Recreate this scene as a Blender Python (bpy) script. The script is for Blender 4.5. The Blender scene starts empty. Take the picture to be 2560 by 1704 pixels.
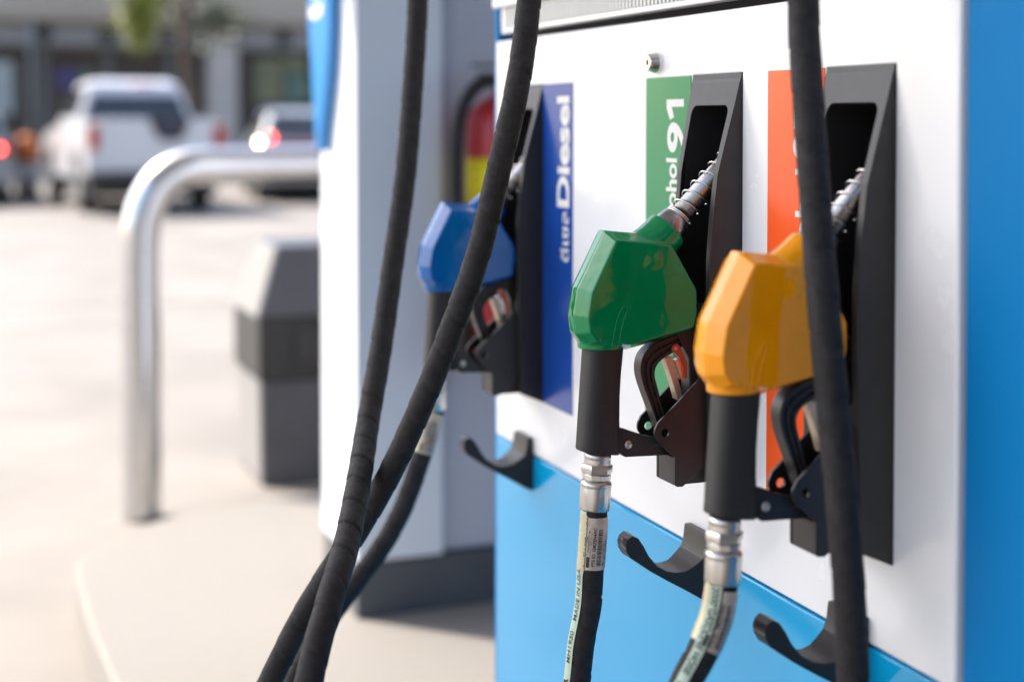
import bpy, bmesh, math, random
from mathutils import Vector, Matrix
sc = bpy.context.scene
random.seed(7)
D2R = math.radians

# ------------------------------------------------------------------ camera, light, exposure
CAM = Vector((0, 0, 1.30)); YAW = D2R(21.4); PITCH = D2R(1.6); FPX = 3650.0
cd = bpy.data.cameras.new('camera'); cam = bpy.data.objects.new('camera', cd); sc.collection.objects.link(cam)
cam.location = CAM; cam.rotation_euler = (D2R(90) - PITCH, 0, -YAW)
cd.sensor_width = 36; cd.lens = FPX / 2560 * 36
cd.shift_y = -(852 - (300 + FPX * math.tan(PITCH))) / 2560
cd.clip_start = 0.05; cd.clip_end = 2000
cd.dof.use_dof = True; cd.dof.focus_distance = 1.515; cd.dof.aperture_fstop = 2.35
sc.camera = cam

SUN_EL = D2R(46); SUN_H = Vector((-0.714, 0.700))
w = bpy.data.worlds.new('World'); sc.world = w; w.use_nodes = True
nt = w.node_tree; bg = nt.nodes['Background']; sky = nt.nodes.new('ShaderNodeTexSky')
sky.sky_type = 'NISHITA'; sky.sun_disc = False; sky.sun_elevation = SUN_EL
sky.sun_rotation = math.atan2(SUN_H.x, SUN_H.y)
sky.dust_density = 3.0; sky.air_density = 1.0; sky.ozone_density = 1.0
nt.links.new(sky.outputs[0], bg.inputs[0]); bg.inputs[1].default_value = 0.15
sl = bpy.data.lights.new('sun', 'SUN'); sl.energy = 3.0; sl.angle = D2R(0.5); sl.color = (1.0, 0.93, 0.85)
so = bpy.data.objects.new('sun', sl); sc.collection.objects.link(so)
sdir = Vector((SUN_H.x * math.cos(SUN_EL), SUN_H.y * math.cos(SUN_EL), math.sin(SUN_EL)))
so.rotation_euler = (-sdir).to_track_quat('-Z', 'Y').to_euler(); so.location = (-4, 4, 6)
sc.view_settings.view_transform = 'Standard'; sc.view_settings.look = 'None'
sc.view_settings.gamma = 1; sc.view_settings.use_curve_mapping = False
sc.view_settings.exposure = 1.55

# ------------------------------------------------------------------ helpers
FWD = Vector((math.sin(YAW) * math.cos(PITCH), math.cos(YAW) * math.cos(PITCH), -math.sin(PITCH)))
RGT = Vector((math.cos(YAW), -math.sin(YAW), 0)); UPV = RGT.cross(FWD)
def at(px, py, y):
    """place of a photographed point that lies on the vertical plane at distance y"""
    d = FWD + RGT * ((px * 1.0866 - 1280) / FPX) + UPV * ((300 + FPX * math.tan(PITCH) - py * 1.0866) / FPX)
    return CAM + d * (y / d.y)

def mat(name, col, rough=0.5, metal=0.0, spec=0.5, noise=0.0, nscale=30, bump=0.0, bscale=200, coat=0.0, col2=None,
        stretch=None, emis=None, estr=0.0, bdist=0.001, detail=4, wear=0.0):
    m = bpy.data.materials.new(name); m.use_nodes = True; n = m.node_tree; b = n.nodes['Principled BSDF']
    b.inputs['Base Color'].default_value = (*col, 1); b.inputs['Roughness'].default_value = rough
    b.inputs['Metallic'].default_value = metal; b.inputs['Specular IOR Level'].default_value = spec
    b.inputs['Coat Weight'].default_value = coat; b.inputs['Coat Roughness'].default_value = 0.04
    if emis: b.inputs['Emission Color'].default_value = (*emis, 1); b.inputs['Emission Strength'].default_value = estr
    tc = n.nodes.new('ShaderNodeTexCoord'); vec = tc.outputs['Object']
    if stretch:
        mp = n.nodes.new('ShaderNodeMapping'); mp.inputs['Scale'].default_value = stretch
        n.links.new(vec, mp.inputs[0]); vec = mp.outputs[0]
    if noise or col2:
        t = n.nodes.new('ShaderNodeTexNoise'); t.inputs['Scale'].default_value = nscale; t.inputs['Detail'].default_value = detail
        n.links.new(vec, t.inputs['Vector'])
        r = n.nodes.new('ShaderNodeValToRGB'); r.color_ramp.elements[0].position = 0.3; r.color_ramp.elements[1].position = 0.72
        c2 = col2 if col2 else tuple(min(1, c * (1 + noise)) for c in col)
        c1 = col if col2 else tuple(c * (1 - noise) for c in col)
        r.color_ramp.elements[0].color = (*c1, 1); r.color_ramp.elements[1].color = (*c2, 1)
        n.links.new(t.outputs['Fac'], r.inputs[0]); n.links.new(r.outputs[0], b.inputs['Base Color'])
    if wear:
        t3 = n.nodes.new('ShaderNodeTexNoise'); t3.inputs['Scale'].default_value = nscale * 2.7; t3.inputs['Detail'].default_value = 5
        n.links.new(vec, t3.inputs['Vector'])
        mr = n.nodes.new('ShaderNodeMapRange'); mr.inputs[1].default_value = 0.35; mr.inputs[2].default_value = 0.7
        mr.inputs[3].default_value = max(0.02, rough - wear); mr.inputs[4].default_value = rough + wear
        n.links.new(t3.outputs['Fac'], mr.inputs[0]); n.links.new(mr.outputs[0], b.inputs['Roughness'])
    if bump:
        t2 = n.nodes.new('ShaderNodeTexNoise'); t2.inputs['Scale'].default_value = bscale; t2.inputs['Detail'].default_value = 3
        n.links.new(vec, t2.inputs['Vector'])
        bp = n.nodes.new('ShaderNodeBump'); bp.inputs['Strength'].default_value = bump; bp.inputs['Distance'].default_value = bdist
        n.links.new(t2.outputs['Fac'], bp.inputs['Height']); n.links.new(bp.outputs[0], b.inputs['Normal'])
        if coat: n.links.new(bp.outputs[0], b.inputs['Coat Normal'])
    return m

M = dict(
 white=mat('white_powder_coat', (0.875, 0.885, 0.90), 0.24, noise=0.015, nscale=6, coat=0.3, wear=0.05),
 blue=mat('blue_powder_coat', (0.0, 0.185, 0.47), 0.5, spec=0.12, coat=0.0, noise=0.03, nscale=5, wear=0.04),
 blue_door=mat('light_blue_powder_coat', (0.0, 0.36, 0.70), 0.12, spec=0.4, coat=0.3, noise=0.02, nscale=4, bump=0.04, bscale=9, bdist=0.004),
 black=mat('black_moulded_plastic', (0.025, 0.0235, 0.025), 0.45, noise=0.12, nscale=60, bump=0.25, bscale=1500, bdist=0.0003),
 black_smooth=mat('black_smooth_plastic', (0.021, 0.0195, 0.021), 0.38, noise=0.1, nscale=80, bump=0.05, bscale=500, bdist=0.0003),
 dark=mat('dark_gap', (0.012, 0.012, 0.012), 0.7, noise=0.1),
 rubber=mat('hose_rubber', (0.026, 0.0235, 0.0245), 0.72, spec=0.3, noise=0.3, nscale=90, bump=0.35, bscale=900, bdist=0.0004, wear=0.08),
 leather=mat('grained_grip_rubber', (0.019, 0.018, 0.019), 0.5, noise=0.1, nscale=90, bump=0.9, bscale=1300, bdist=0.0006),
 green=mat('green_vinyl', (0.0, 0.225, 0.075), 0.08, coat=0.15, spec=0.42, noise=0.08, nscale=25, bump=0.5, bscale=22, bdist=0.0024, wear=0.04),
 orange=mat('orange_vinyl', (0.96, 0.345, 0.002), 0.10, coat=0.15, spec=0.42, noise=0.06, nscale=25, bump=0.5, bscale=22, bdist=0.0024, wear=0.04),
 bluev=mat('blue_vinyl', (0.0, 0.115, 0.40), 0.09, coat=0.15, spec=0.42, noise=0.06, nscale=25, bump=0.5, bscale=22, bdist=0.0024, wear=0.04),
 steel=mat('plated_steel', (0.66, 0.64, 0.61), 0.33, metal=1.0, noise=0.04, nscale=40, wear=0.03),
 alu=mat('spout_aluminium', (0.32, 0.31, 0.32), 0.3, metal=1.0, noise=0.06, nscale=60, wear=0.05),
 chrome=mat('spring_wire', (0.85, 0.83, 0.80), 0.14, metal=1.0, noise=0.05),
 tan=mat('trigger_steel', (0.62, 0.50, 0.38), 0.35, metal=0.6, noise=0.12, nscale=150, stretch=(1, 1, 0.2)),
 red_latch=mat('red_latch', (0.55, 0.07, 0.03), 0.35, noise=0.1),
 g_card=mat('green_card', (0.020, 0.275, 0.105), 0.25, noise=0.02),
 o_card=mat('orange_card', (0.95, 0.115, 0.022), 0.25, noise=0.02),
 b_card=mat('blue_card', (0.010, 0.070, 0.36), 0.22, noise=0.03),
 print_white=mat('white_print', (0.80, 0.80, 0.78), 0.35, noise=0.02),
 print_dark=mat('dark_print', (0.03, 0.03, 0.035), 0.5, noise=0.15, nscale=800),
 print_faint=mat('faint_print', (0.10, 0.075, 0.07), 0.5, noise=0.2, nscale=800),
 stripe=mat('pale_green_stripe', (0.56, 0.70, 0.55), 0.4, col2=(0.52, 0.66, 0.52), nscale=200),
 tape=mat('aged_clear_tape', (0.58, 0.60, 0.36), 0.2, col2=(0.66, 0.52, 0.33), nscale=130, bump=0.5, bscale=300, coat=0.5),
 label=mat('worn_paper_label', (0.62, 0.56, 0.50), 0.35, col2=(0.50, 0.38, 0.28), nscale=110, bump=0.3, bscale=300, coat=0.3),
 scuff=mat('scuffed_tape', (0.05, 0.045, 0.04), 0.3, col2=(0.30, 0.25, 0.20), nscale=420, coat=0.4),
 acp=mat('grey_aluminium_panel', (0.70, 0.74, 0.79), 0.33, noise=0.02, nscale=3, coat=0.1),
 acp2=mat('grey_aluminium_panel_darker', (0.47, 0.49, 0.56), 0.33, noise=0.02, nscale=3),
 skirt=mat('dark_grey_skirt', (0.075, 0.08, 0.09), 0.45, noise=0.1, nscale=12),
 galv=mat('brushed_stainless_pipe', (0.60, 0.60, 0.61), 0.22, metal=0.95, noise=0.05, nscale=20),
 island=mat('island_concrete', (0.195, 0.18, 0.162), 0.75, col2=(0.275, 0.255, 0.23), nscale=240, bump=0.6, bscale=500, bdist=0.001),
 ground=mat('forecourt_concrete', (0.19, 0.174, 0.156), 0.85, col2=(0.262, 0.240, 0.215), nscale=1.3, bump=0.3, bscale=60, detail=8),
 joint=mat('joint_filler', (0.185, 0.17, 0.15), 0.8, noise=0.1),
 bin=mat('bin_plastic', (0.07, 0.07, 0.082), 0.45, noise=0.08, nscale=15),
 bin_glare=mat('bin_side_glare', (0.26, 0.255, 0.25), 0.4, metal=0.2, noise=0.05, nscale=8),  # pale colour stands for sun glare on the bin's left face
 bin_dark=mat('bin_band_plastic', (0.022, 0.021, 0.021), 0.5, noise=0.08, nscale=15),
 ext_red=mat('extinguisher_red', (0.42, 0.012, 0.02), 0.3, noise=0.03),
 yellow=mat('yellow_label', (0.80, 0.66, 0.0), 0.4, noise=0.03),
 canopy=mat('canopy_sheet', (0.62, 0.63, 0.64), 0.5, noise=0.02, nscale=2),
 car_white=mat('car_white_paint', (0.58, 0.57, 0.58), 0.3, coat=0.4, noise=0.02, nscale=2),
 car_silver=mat('car_silver_paint', (0.26, 0.28, 0.30), 0.3, metal=0.2, coat=0.6, noise=0.02, nscale=2),
 car_glass=mat('car_glass', (0.03, 0.035, 0.042), 0.08, noise=0.1, nscale=3),
 tyre=mat('tyre_rubber', (0.03, 0.03, 0.03), 0.8, noise=0.1),
 lamp_red=mat('tail_lamp_red', (0.40, 0.02, 0.02), 0.2, noise=0.05),
 red_glow=mat('lit_brake_lamp', (0.6, 0.02, 0.02), 0.2, emis=(1.0, 0.09, 0.07), estr=5.0),
 glint_white=mat('lit_reverse_lamp', (0.8, 0.7, 0.6), 0.2, emis=(1.0, 0.62, 0.42), estr=26.0),
 fascia=mat('shop_fascia', (0.41, 0.345, 0.28), 0.7, noise=0.06, nscale=0.8),
 blocker_wall=mat('blocker_wall', (0.085, 0.072, 0.060), 0.7, noise=0.1, nscale=1.0),  # dark wall of the added building, keeps cover reflections dim
 band=mat('shop_light_band', (0.27, 0.26, 0.25), 0.5, noise=0.04, nscale=1),
 shop_col=mat('shop_pillar', (0.46, 0.41, 0.37), 0.7, noise=0.05, nscale=1),
 shop_dark=mat('shop_interior', (0.050, 0.042, 0.036), 0.8, col2=(0.085, 0.072, 0.06), nscale=0.7),
 shop_glass=mat('shop_glass', (0.085, 0.066, 0.052), 0.4, spec=0.15, noise=0.2, nscale=0.7),
 mull=mat('mullion', (0.22, 0.23, 0.23), 0.4, noise=0.05),
 blind=mat('pale_blind', (0.36, 0.39, 0.38), 0.6, noise=0.06, nscale=1),
 poster1=mat('poster_yellow', (0.20, 0.17, 0.08), 0.5, col2=(0.12, 0.16, 0.10), nscale=2.2),
 poster2=mat('poster_teal', (0.05, 0.16, 0.16), 0.5, col2=(0.14, 0.17, 0.10), nscale=2.5),
 purple=mat('poster_violet', (0.07, 0.05, 0.16), 0.5, noise=0.1, nscale=2),
 bark=mat('bark', (0.12, 0.085, 0.065), 0.9, noise=0.25, nscale=12, bump=0.8, bscale=30, bdist=0.02),
 leaf=mat('leaf_green', (0.17, 0.19, 0.03), 0.5, col2=(0.30, 0.30, 0.04), nscale=2.0),
 leaf_dk=mat('leaf_dark_green', (0.045, 0.06, 0.018), 0.5, col2=(0.075, 0.085, 0.03), nscale=2.0),
 barrel=mat('barrel_orange', (0.62, 0.16, 0.03), 0.5, noise=0.1, nscale=5),
 barrel_w=mat('barrel_white', (0.45, 0.44, 0.45), 0.5, noise=0.1, nscale=5),
 blue_sign=mat('blue_sign_panel', (0.02, 0.24, 0.60), 0.3, coat=0.3, noise=0.03, nscale=4),
)

def wloc(o):
    v = Vector((0, 0, 0))
    while o is not None:
        v += o.location; o = o.parent
    return v
def link(name, me, m, parent=None, smooth=False, origin=None):
    """world-coordinate mesh -> one object, local to its parent"""
    o = bpy.data.objects.new(name, me); sc.collection.objects.link(o)
    if parent is not None:
        base = wloc(parent); o.parent = parent
    else:
        if origin is None:
            xs = [v.co for v in me.vertices]
            origin = Vector(((min(c.x for c in xs) + max(c.x for c in xs)) / 2, (min(c.y for c in xs) + max(c.y for c in xs)) / 2, min(c.z for c in xs)))
        base = Vector(origin); o.location = base
    me.transform(Matrix.Translation(-base))
    if m is not None:
        me.materials.clear(); me.materials.append(m)
    if smooth:
        for p in me.polygons: p.use_smooth = True
    return o
def pyd(name, V, F, m, parent=None, smooth=False, bevel=0, origin=None, seg=2, fix=True):
    me = bpy.data.meshes.new(name); me.from_pydata([tuple(v) for v in V], [], F)
    if fix:
        bm = bmesh.new(); bm.from_mesh(me); bmesh.ops.recalc_face_normals(bm, faces=bm.faces); bm.to_mesh(me); bm.free()
    o = link(name, me, m, parent, smooth, origin)
    if bevel: add_bevel(o, bevel, seg)
    return o
def add_bevel(o, wd, seg=2):
    b = o.modifiers.new('bevel', 'BEVEL'); b.width = wd; b.segments = seg; b.limit_method = 'ANGLE'; b.angle_limit = D2R(28)
    for p in o.data.polygons: p.use_smooth = True
    b.harden_normals = True
def boxvf(x0, x1, y0, y1, z0, z1):
    V = [(x, y, z) for x in (x0, x1) for y in (y0, y1) for z in (z0, z1)]
    F = [(0, 1, 3, 2), (4, 6, 7, 5), (0, 4, 5, 1), (2, 3, 7, 6), (0, 2, 6, 4), (1, 5, 7, 3)]
    return V, F
def box(name, x0, x1, y0, y1, z0, z1, m, parent=None, bevel=0, origin=None):
    V, F = boxvf(x0, x1, y0, y1, z0, z1)
    return pyd(name, V, F, m, parent, bevel=bevel, origin=origin)
def multi(name, boxes, m, parent=None, bevel=0):
    V = []; F = []
    for b in boxes:
        v, f = boxvf(*b); n = len(V); V += v; F += [tuple(i + n for i in q) for q in f]
    return pyd(name, V, F, m, parent, bevel=bevel)
def prism(name, P, a, b, m, parent=None, axis='y', bevel=0, smooth=False, origin=None):
    """polygon extruded from a to b; P in (x,z) for axis y, (y,z) for axis x, (x,y) for axis z"""
    def mk(p, t): return {'y': (p[0], t, p[1]), 'x': (t, p[0], p[1]), 'z': (p[0], p[1], t)}[axis]
    n = len(P); V = [mk(p, a) for p in P] + [mk(p, b) for p in P]
    F = [tuple(range(n)), tuple(range(2 * n - 1, n - 1, -1))] + [(i, (i + 1) % n, n + (i + 1) % n, n + i) for i in range(n)]
    return pyd(name, V, F, m, parent, bevel=bevel, smooth=smooth, origin=origin)
def loft(name, loops, m, parent=None, smooth=True, caps=True, bevel=0, origin=None):
    n = len(loops[0]); V = [v for l in loops for v in l]; F = []
    for k in range(len(loops) - 1):
        for i in range(n):
            F.append((k * n + i, k * n + (i + 1) % n, (k + 1) * n + (i + 1) % n, (k + 1) * n + i))
    if caps: F += [tuple(range(n - 1, -1, -1)), tuple(range((len(loops) - 1) * n, len(loops) * n))]
    o = pyd(name, V, F, m, parent, smooth=smooth, bevel=bevel, origin=origin)
    if smooth and caps and not bevel:
        for p in o.data.polygons:
            if len(p.vertices) > 4: p.use_smooth = False
    return o
def catmull(P, step=0.004):
    P = [Vector(p) for p in P]; Q = [P[0] * 2 - P[1]] + P + [P[-1] * 2 - P[-2]]; out = []
    for i in range(1, len(Q) - 2):
        a, b, c, d = Q[i - 1], Q[i], Q[i + 1], Q[i + 2]; n = max(2, int((c - b).length / step))
        for k in range(n):
            t = k / n
            out.append(0.5 * ((2 * b) + (c - a) * t + (2 * a - 5 * b + 4 * c - d) * t * t + (3 * b - a - 3 * c + d) * t ** 3))
    out.append(Q[-2]); return out
class Path:
    def __init__(s, P, step=0.004, ref=Vector((-0.42, -0.9, 0)), smooth=0):
        s.p = catmull(P, step)
        for _ in range(smooth):
            s.p = [s.p[0]] + [(s.p[i - 1] + s.p[i] * 2 + s.p[i + 1]) / 4 for i in range(1, len(s.p) - 1)] + [s.p[-1]]
        n = len(s.p); s.s = [0.0]
        for i in range(1, n): s.s.append(s.s[-1] + (s.p[i] - s.p[i - 1]).length)
        s.N = []; s.B = []
        prev = None
        for i in range(n):
            t = (s.p[min(n - 1, i + 1)] - s.p[max(0, i - 1)]).normalized()
            r = ref if prev is None else prev
            N = (r - t * r.dot(t)).normalized(); prev = N
            s.N.append(N); s.B.append(t.cross(N))
    def frame(s, q):
        if q <= 0: i = 0; f = q / max(1e-9, s.s[1]) if q < 0 else 0
        else:
            import bisect
            i = min(len(s.s) - 2, bisect.bisect_right(s.s, q) - 1); f = (q - s.s[i]) / max(1e-9, s.s[i + 1] - s.s[i])
        return s.p[i].lerp(s.p[i + 1], f), s.N[i].lerp(s.N[i + 1], f).normalized(), s.B[i].lerp(s.B[i + 1], f).normalized()
    def pt(s, q, th, r):
        P, N, B = s.frame(q); return P + (N * math.cos(th) + B * math.sin(th)) * r
def tube(name, path, R, m, parent=None, seg=28, helix=0.0, amp=0.0, jitter=0.0, origin=None):
    V = []; F = []; n = len(path.p); rnd = random.Random(3)
    for i in range(n):
        for k in range(seg):
            th = 2 * math.pi * k / seg; r = R
            if helix:
                f = (path.s[i] / helix + th / (2 * math.pi)) % 1.0
                r = R + amp * (0.5 - f) - (0.0017 if f < 0.07 else 0)
            V.append(path.p[i] + (path.N[i] * math.cos(th) + path.B[i] * math.sin(th)) * r)
    for i in range(n - 1):
        for k in range(seg):
            F.append((i * seg + k, i * seg + (k + 1) % seg, (i + 1) * seg + (k + 1) % seg, (i + 1) * seg + k))
    F += [tuple(range(seg - 1, -1, -1)), tuple(range((n - 1) * seg, n * seg))]
    return pyd(name, V, F, m, parent, smooth=True, origin=origin)
def lathe(name, P0, axis, prof, m, parent=None, seg=32, smooth=True, bevel=0, fn=None, origin=None):
    """prof: (distance along axis, radius) pairs"""
    P0 = Vector(P0); ax = Vector(axis).normalized(); u = ax.orthogonal().normalized(); v = ax.cross(u)
    loops = []
    for d, r in prof:
        loops.append([P0 + ax * d + (u * math.cos(2 * math.pi * k / seg) + v * math.sin(2 * math.pi * k / seg)) * (r * (fn(k, d) if fn else 1)) for k in range(seg)])
    o = loft(name, loops, m, parent, smooth=smooth, bevel=bevel, origin=origin); return o
def text_mesh(s, size=1.0, bold=0.0, align='LEFT', spacing=1.0, shear=0.0, xs=1.0):
    c = bpy.data.curves.new('txt', 'FONT'); c.body = s; c.size = size; c.offset = bold; c.align_x = align
    c.space_character = spacing; c.shear = shear; c.resolution_u = 4
    o = bpy.data.objects.new('txt', c); sc.collection.objects.link(o)
    dg = bpy.context.evaluated_depsgraph_get(); me = bpy.data.meshes.new_from_object(o.evaluated_get(dg))
    bpy.data.objects.remove(o); bpy.data.curves.remove(c)
    for v in me.vertices: v.co.x *= xs
    return me
def place_text(name, me, fn, m, parent):
    """map flat text vertices to the surface it is printed on"""
    for v in me.vertices: v.co = fn(v.co.x, v.co.y)
    return link(name, me, m, parent)
def boolean(o, cutter, op='DIFFERENCE'):
    md = o.modifiers.new('b', 'BOOLEAN'); md.operation = op; md.object = cutter; md.solver = 'EXACT'
    dg = bpy.context.evaluated_depsgraph_get(); me = bpy.data.meshes.new_from_object(o.evaluated_get(dg))
    o.modifiers.remove(md); old = o.data; o.data = me
    bpy.data.objects.remove(cutter); return o
def thing(name, label, cat, loc=(0, 0, 0), group=None):
    o = bpy.data.objects.new(name, None); sc.collection.objects.link(o); o.location = loc; o.empty_display_size = 0.1
    o['label'] = label; o['category'] = cat
    if group: o['group'] = group
    return o
def tag(o, label, cat, group=None):
    o['label'] = label; o['category'] = cat
    if group: o['group'] = group
    return o
def struct(o): o['kind'] = 'structure'; return o
def copy_tree(o, parent=None):
    c = o.copy(); sc.collection.objects.link(c); c.parent = parent
    for ch in [k for k in sc.objects if k.parent == o]: copy_tree(ch, c)
    return c
def circ(cx, cz, r, n=16, a0=0, a1=360):
    return [(cx + r * math.cos(D2R(a0 + (a1 - a0) * i / n)), cz + r * math.sin(D2R(a0 + (a1 - a0) * i / n))) for i in range(n if a1 - a0 == 360 else n + 1)]
def rrect(a0, a1, b0, b1, r, n=6):
    P = []
    for cx, cz, s in ((a1 - r, b1 - r, 0), (a0 + r, b1 - r, 90), (a0 + r, b0 + r, 180), (a1 - r, b0 + r, 270)):
        P += circ(cx, cz, r, n, s, s + 90)
    return P

# ------------------------------------------------------------------ ground, island, canopy
box('ground', -400, 400, -400, 400, -0.2, 0.0, M['ground'])
struct(sc.objects['ground'])
jt = []
for yy in (10.5, 15, 19.5, 24, 28.5): jt.append((-14, 24, yy, yy + 0.015, 0.0005, 0.004))
for xx in (-6.5, -2.0, 2.6, 7.2): jt.append((xx, xx + 0.015, -6, 32, 0.0045, 0.008))
struct(multi('road_joints', jt, M['joint']))
# island: rounded far end
P = [(2.6, -4.0), (2.6, 4.46), (1.05, 4.46)] + [(1.05 + 0.735 * math.cos(D2R(a)) * 1.0, 3.90 + 0.56 * math.sin(D2R(a))) for a in range(100, 181, 10)] + [(0.312, 3.5), (0.325, 3.1), (0.335, -4.0)]
isl = prism('pump_island', P, 0.0, 0.13, M['island'], axis='z', bevel=0.012); struct(isl)

can = box('canopy_roof', -3.8, 8.0, -9.4, 5.55, 4.8, 5.35, M['canopy'], bevel=0.02)
tag(can, 'flat pale canopy roof over the pump island', 'canopy')

kb = thing('sky_blocker_building', 'unseen added building behind the viewer that blocks the horizon sky', 'building', (0, -9.5, 0))  # added out of view to block low sky and darken camera-facing nozzle sides
box('wall', -9, 9, -12.5, -9.5, 0, 4.6, M['blocker_wall'], kb)
box('door', -1.6, 0.4, -9.5, -9.44, 0.0, 2.4, M['shop_glass'], kb)
box('window', -6.5, -2.4, -9.5, -9.45, 0.8, 2.5, M['shop_glass'], kb)
box('window', 1.4, 6.5, -9.5, -9.45, 0.8, 2.5, M['shop_glass'], kb)

# clad pillar beyond the pump
pil = thing('canopy_pillar', 'grey panel clad pillar standing on the island beyond the blue and white pump', 'pillar', (1.1, 3.5, 0.13))
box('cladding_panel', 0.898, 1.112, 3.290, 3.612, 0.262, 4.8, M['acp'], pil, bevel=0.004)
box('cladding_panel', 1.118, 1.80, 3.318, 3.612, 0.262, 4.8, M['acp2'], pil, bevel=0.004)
box('core', 1.108, 1.122, 3.345, 3.60, 0.262, 4.8, M['dark'], pil)
box('skirt', 0.900, 1.80, 3.292, 3.608, 0.13, 0.258, M['skirt'], pil, bevel=0.003)
# blue curved trim on the pillar's left face
sg = thing('blue_sign', 'curved blue sign panel tapering downward on the left face of the grey pillar', 'sign', (0.883, 3.6, 1.22))
fin = [(3.625, 2.3), (3.620, 1.55), (3.575, 1.34), (3.545, 1.225), (3.53, 1.222), (3.522, 1.235), (3.500, 1.29), (3.475, 1.34), (3.448, 1.40), (3.430, 1.46), (3.418, 1.53), (3.412, 1.62), (3.410, 2.3)]
prism('panel', fin, 0.868, 0.8965, M['blue_sign'], sg, axis='x', bevel=0.003)
for zz, hh in ((1.560, 0.035), (1.612, 0.04)):
    prism('lettering', [(3.48, zz), (3.54, zz - 0.012), (3.60, zz - 0.004), (3.60, zz + hh * 0.6), (3.53, zz + hh * 0.5), (3.48, zz + hh)], 0.8665, 0.8681, M['print_white'], sg, axis='x')

# ------------------------------------------------------------------ fire extinguisher
ex = thing('fire_extinguisher', 'red fire extinguisher with yellow label and black hose on the grey pillar', 'fire extinguisher', (1.235, 3.225, 0.715))
ec = Vector((1.237, 3.225, 0.72))
lathe('cylinder', ec, (0, 0, 1), [(0, 0.066), (0.012, 0.078), (0.02, 0.081), (0.56, 0.081), (0.60, 0.074), (0.625, 0.05), (0.64, 0.02), (0.66, 0.018)], M['ext_red'], ex, seg=40)
lathe('label_band', ec + Vector((0, 0, 0.38)), (0, 0, 1), [(0, 0.0825), (0.11, 0.0825)], M['yellow'], ex, seg=40)
lathe('valve', ec + Vector((0, 0, 0.66)), (0, 0, 1), [(0, 0.016), (0.03, 0.018), (0.045, 0.012)], M['steel'], ex, seg=16)
multi('lever', [(ec.x - 0.075, ec.x + 0.04, ec.y - 0.01, ec.y + 0.01, ec.z + 0.705, ec.z + 0.712), (ec.x - 0.06, ec.x + 0.04, ec.y - 0.01, ec.y + 0.01, ec.z + 0.683, ec.z + 0.69)], M['black_smooth'], ex, bevel=0.002)
hp = Path([(1.235, 3.19, 1.385), (1.19, 3.185, 1.392), (1.152, 3.185, 1.37), (1.125, 3.187, 1.32), (1.114, 3.19, 1.25), (1.115, 3.195, 1.10), (1.122, 3.2, 0.93)], 0.008)
tube('hose', hp, 0.0165, M['rubber'], ex, seg=14)
lathe('nozzle_horn', (1.122, 3.2, 0.94), (0.01, 0, -1), [(0, 0.018), (0.05, 0.02), (0.19, 0.034)], M['black_smooth'], ex, seg=16)
box('bracket', 1.22, 1.255, 3.29, 3.3175, 0.9, 1.3, M['steel'], ex, bevel=0.002)

# ------------------------------------------------------------------ dispenser
PX = 0.784
pump = thing('fuel_dispenser', 'white and blue fuel pump cabinet with three nozzle holders and coloured grade cards', 'fuel pump', (1.1, 1.53, 0.13))
BOOTS = [1.075, 1.339, 1.881]         # near edge of each holder; 0.107 wide
door = box('white_door_panel', PX, 0.800, 0.988, 2.068, 0.8225, 1.418, M['white'], pump)
for y0 in BOOTS:
    V, F = boxvf(0.7, 0.9, y0 + 0.001, y0 + 0.106, 0.9055, 1.3485)
    c = pyd('cut', V, F, None, origin=(0, 0, 0)); c.location = Vector((0, 0, 0)) - wloc(pump) * 0
    boolean(door, c)
add_bevel(door, 0.0035, 3)
box('blue_door_panel', PX, 0.800, 0.988, 2.068, 0.20, 0.8205, M['blue_door'], pump, bevel=0.003)
box('side_frame', 0.7885, 1.42, 2.0695, 2.086, 0.17, 2.05, M['blue'], pump, bevel=0.003)
box('side_frame', 0.7872, 1.42, 0.70, 0.985, 0.17, 2.05, M['blue'], pump, bevel=0.006)
box('inner_body', 0.935, 1.41, 0.986, 2.068, 0.17, 2.04, M['blue'], pump)
box('plinth', 0.82, 1.40, 0.72, 2.07, 0.13, 0.1695, M['skirt'], pump)
box('gap_strip', 0.815, 0.93, 0.99, 2.066, 1.4185, 1.4275, M['dark'], pump)
# vent grille
gr = multi('vent_grille', [(0.782, 0.80, 0.988, 2.040, 1.428, 1.4352), (0.782, 0.80, 2.028, 2.040, 1.4353, 1.4664), (0.782, 0.80, 0.988, 1.0, 1.4353, 1.4664),
                      (0.772, 0.80, 0.988, 2.052, 1.4665, 1.56)], M['white'], pump, bevel=0.0018)
box('vent_back', 0.845, 0.85, 0.99, 2.05, 1.43, 1.56, M['dark'], gr)
V, F = boxvf(0.7826, 0.7840, 0, 0.0046, 1.4354, 1.4663)
s0 = pyd('slat', V, F, M['white'], gr)
k = 1
while 1.004 + k * 0.0098 < 2.024:
    s = s0.copy(); sc.collection.objects.link(s); s.location = s0.location + Vector((0, 1.004 + k * 0.0098, 0)); k += 1
s0.location.y += 1.004
# display head out of the top of the photograph
box('display_head', 0.79, 1.40, 0.988, 2.0685, 1.562, 2.04, M['white'], pump, bevel=0.006)
box('display_window', 0.787, 0.7895, 1.2, 1.85, 1.66, 1.95, M['car_glass'], pump, bevel=0.002)

# lock
lk = lathe('lock', (PX, 1.533, 1.367), (-1, 0, 0), [(0.0, 0.0125), (0.003, 0.0127), (0.013, 0.0098), (0.0142, 0.0088), (0.0135, 0.0078), (0.0135, 0.0001)], M['chrome'], pump, seg=24, smooth=False)
box('key_slot', PX - 0.0145, PX - 0.0136, 1.5318, 1.5342, 1.3635, 1.3705, M['dark'], lk)

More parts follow.
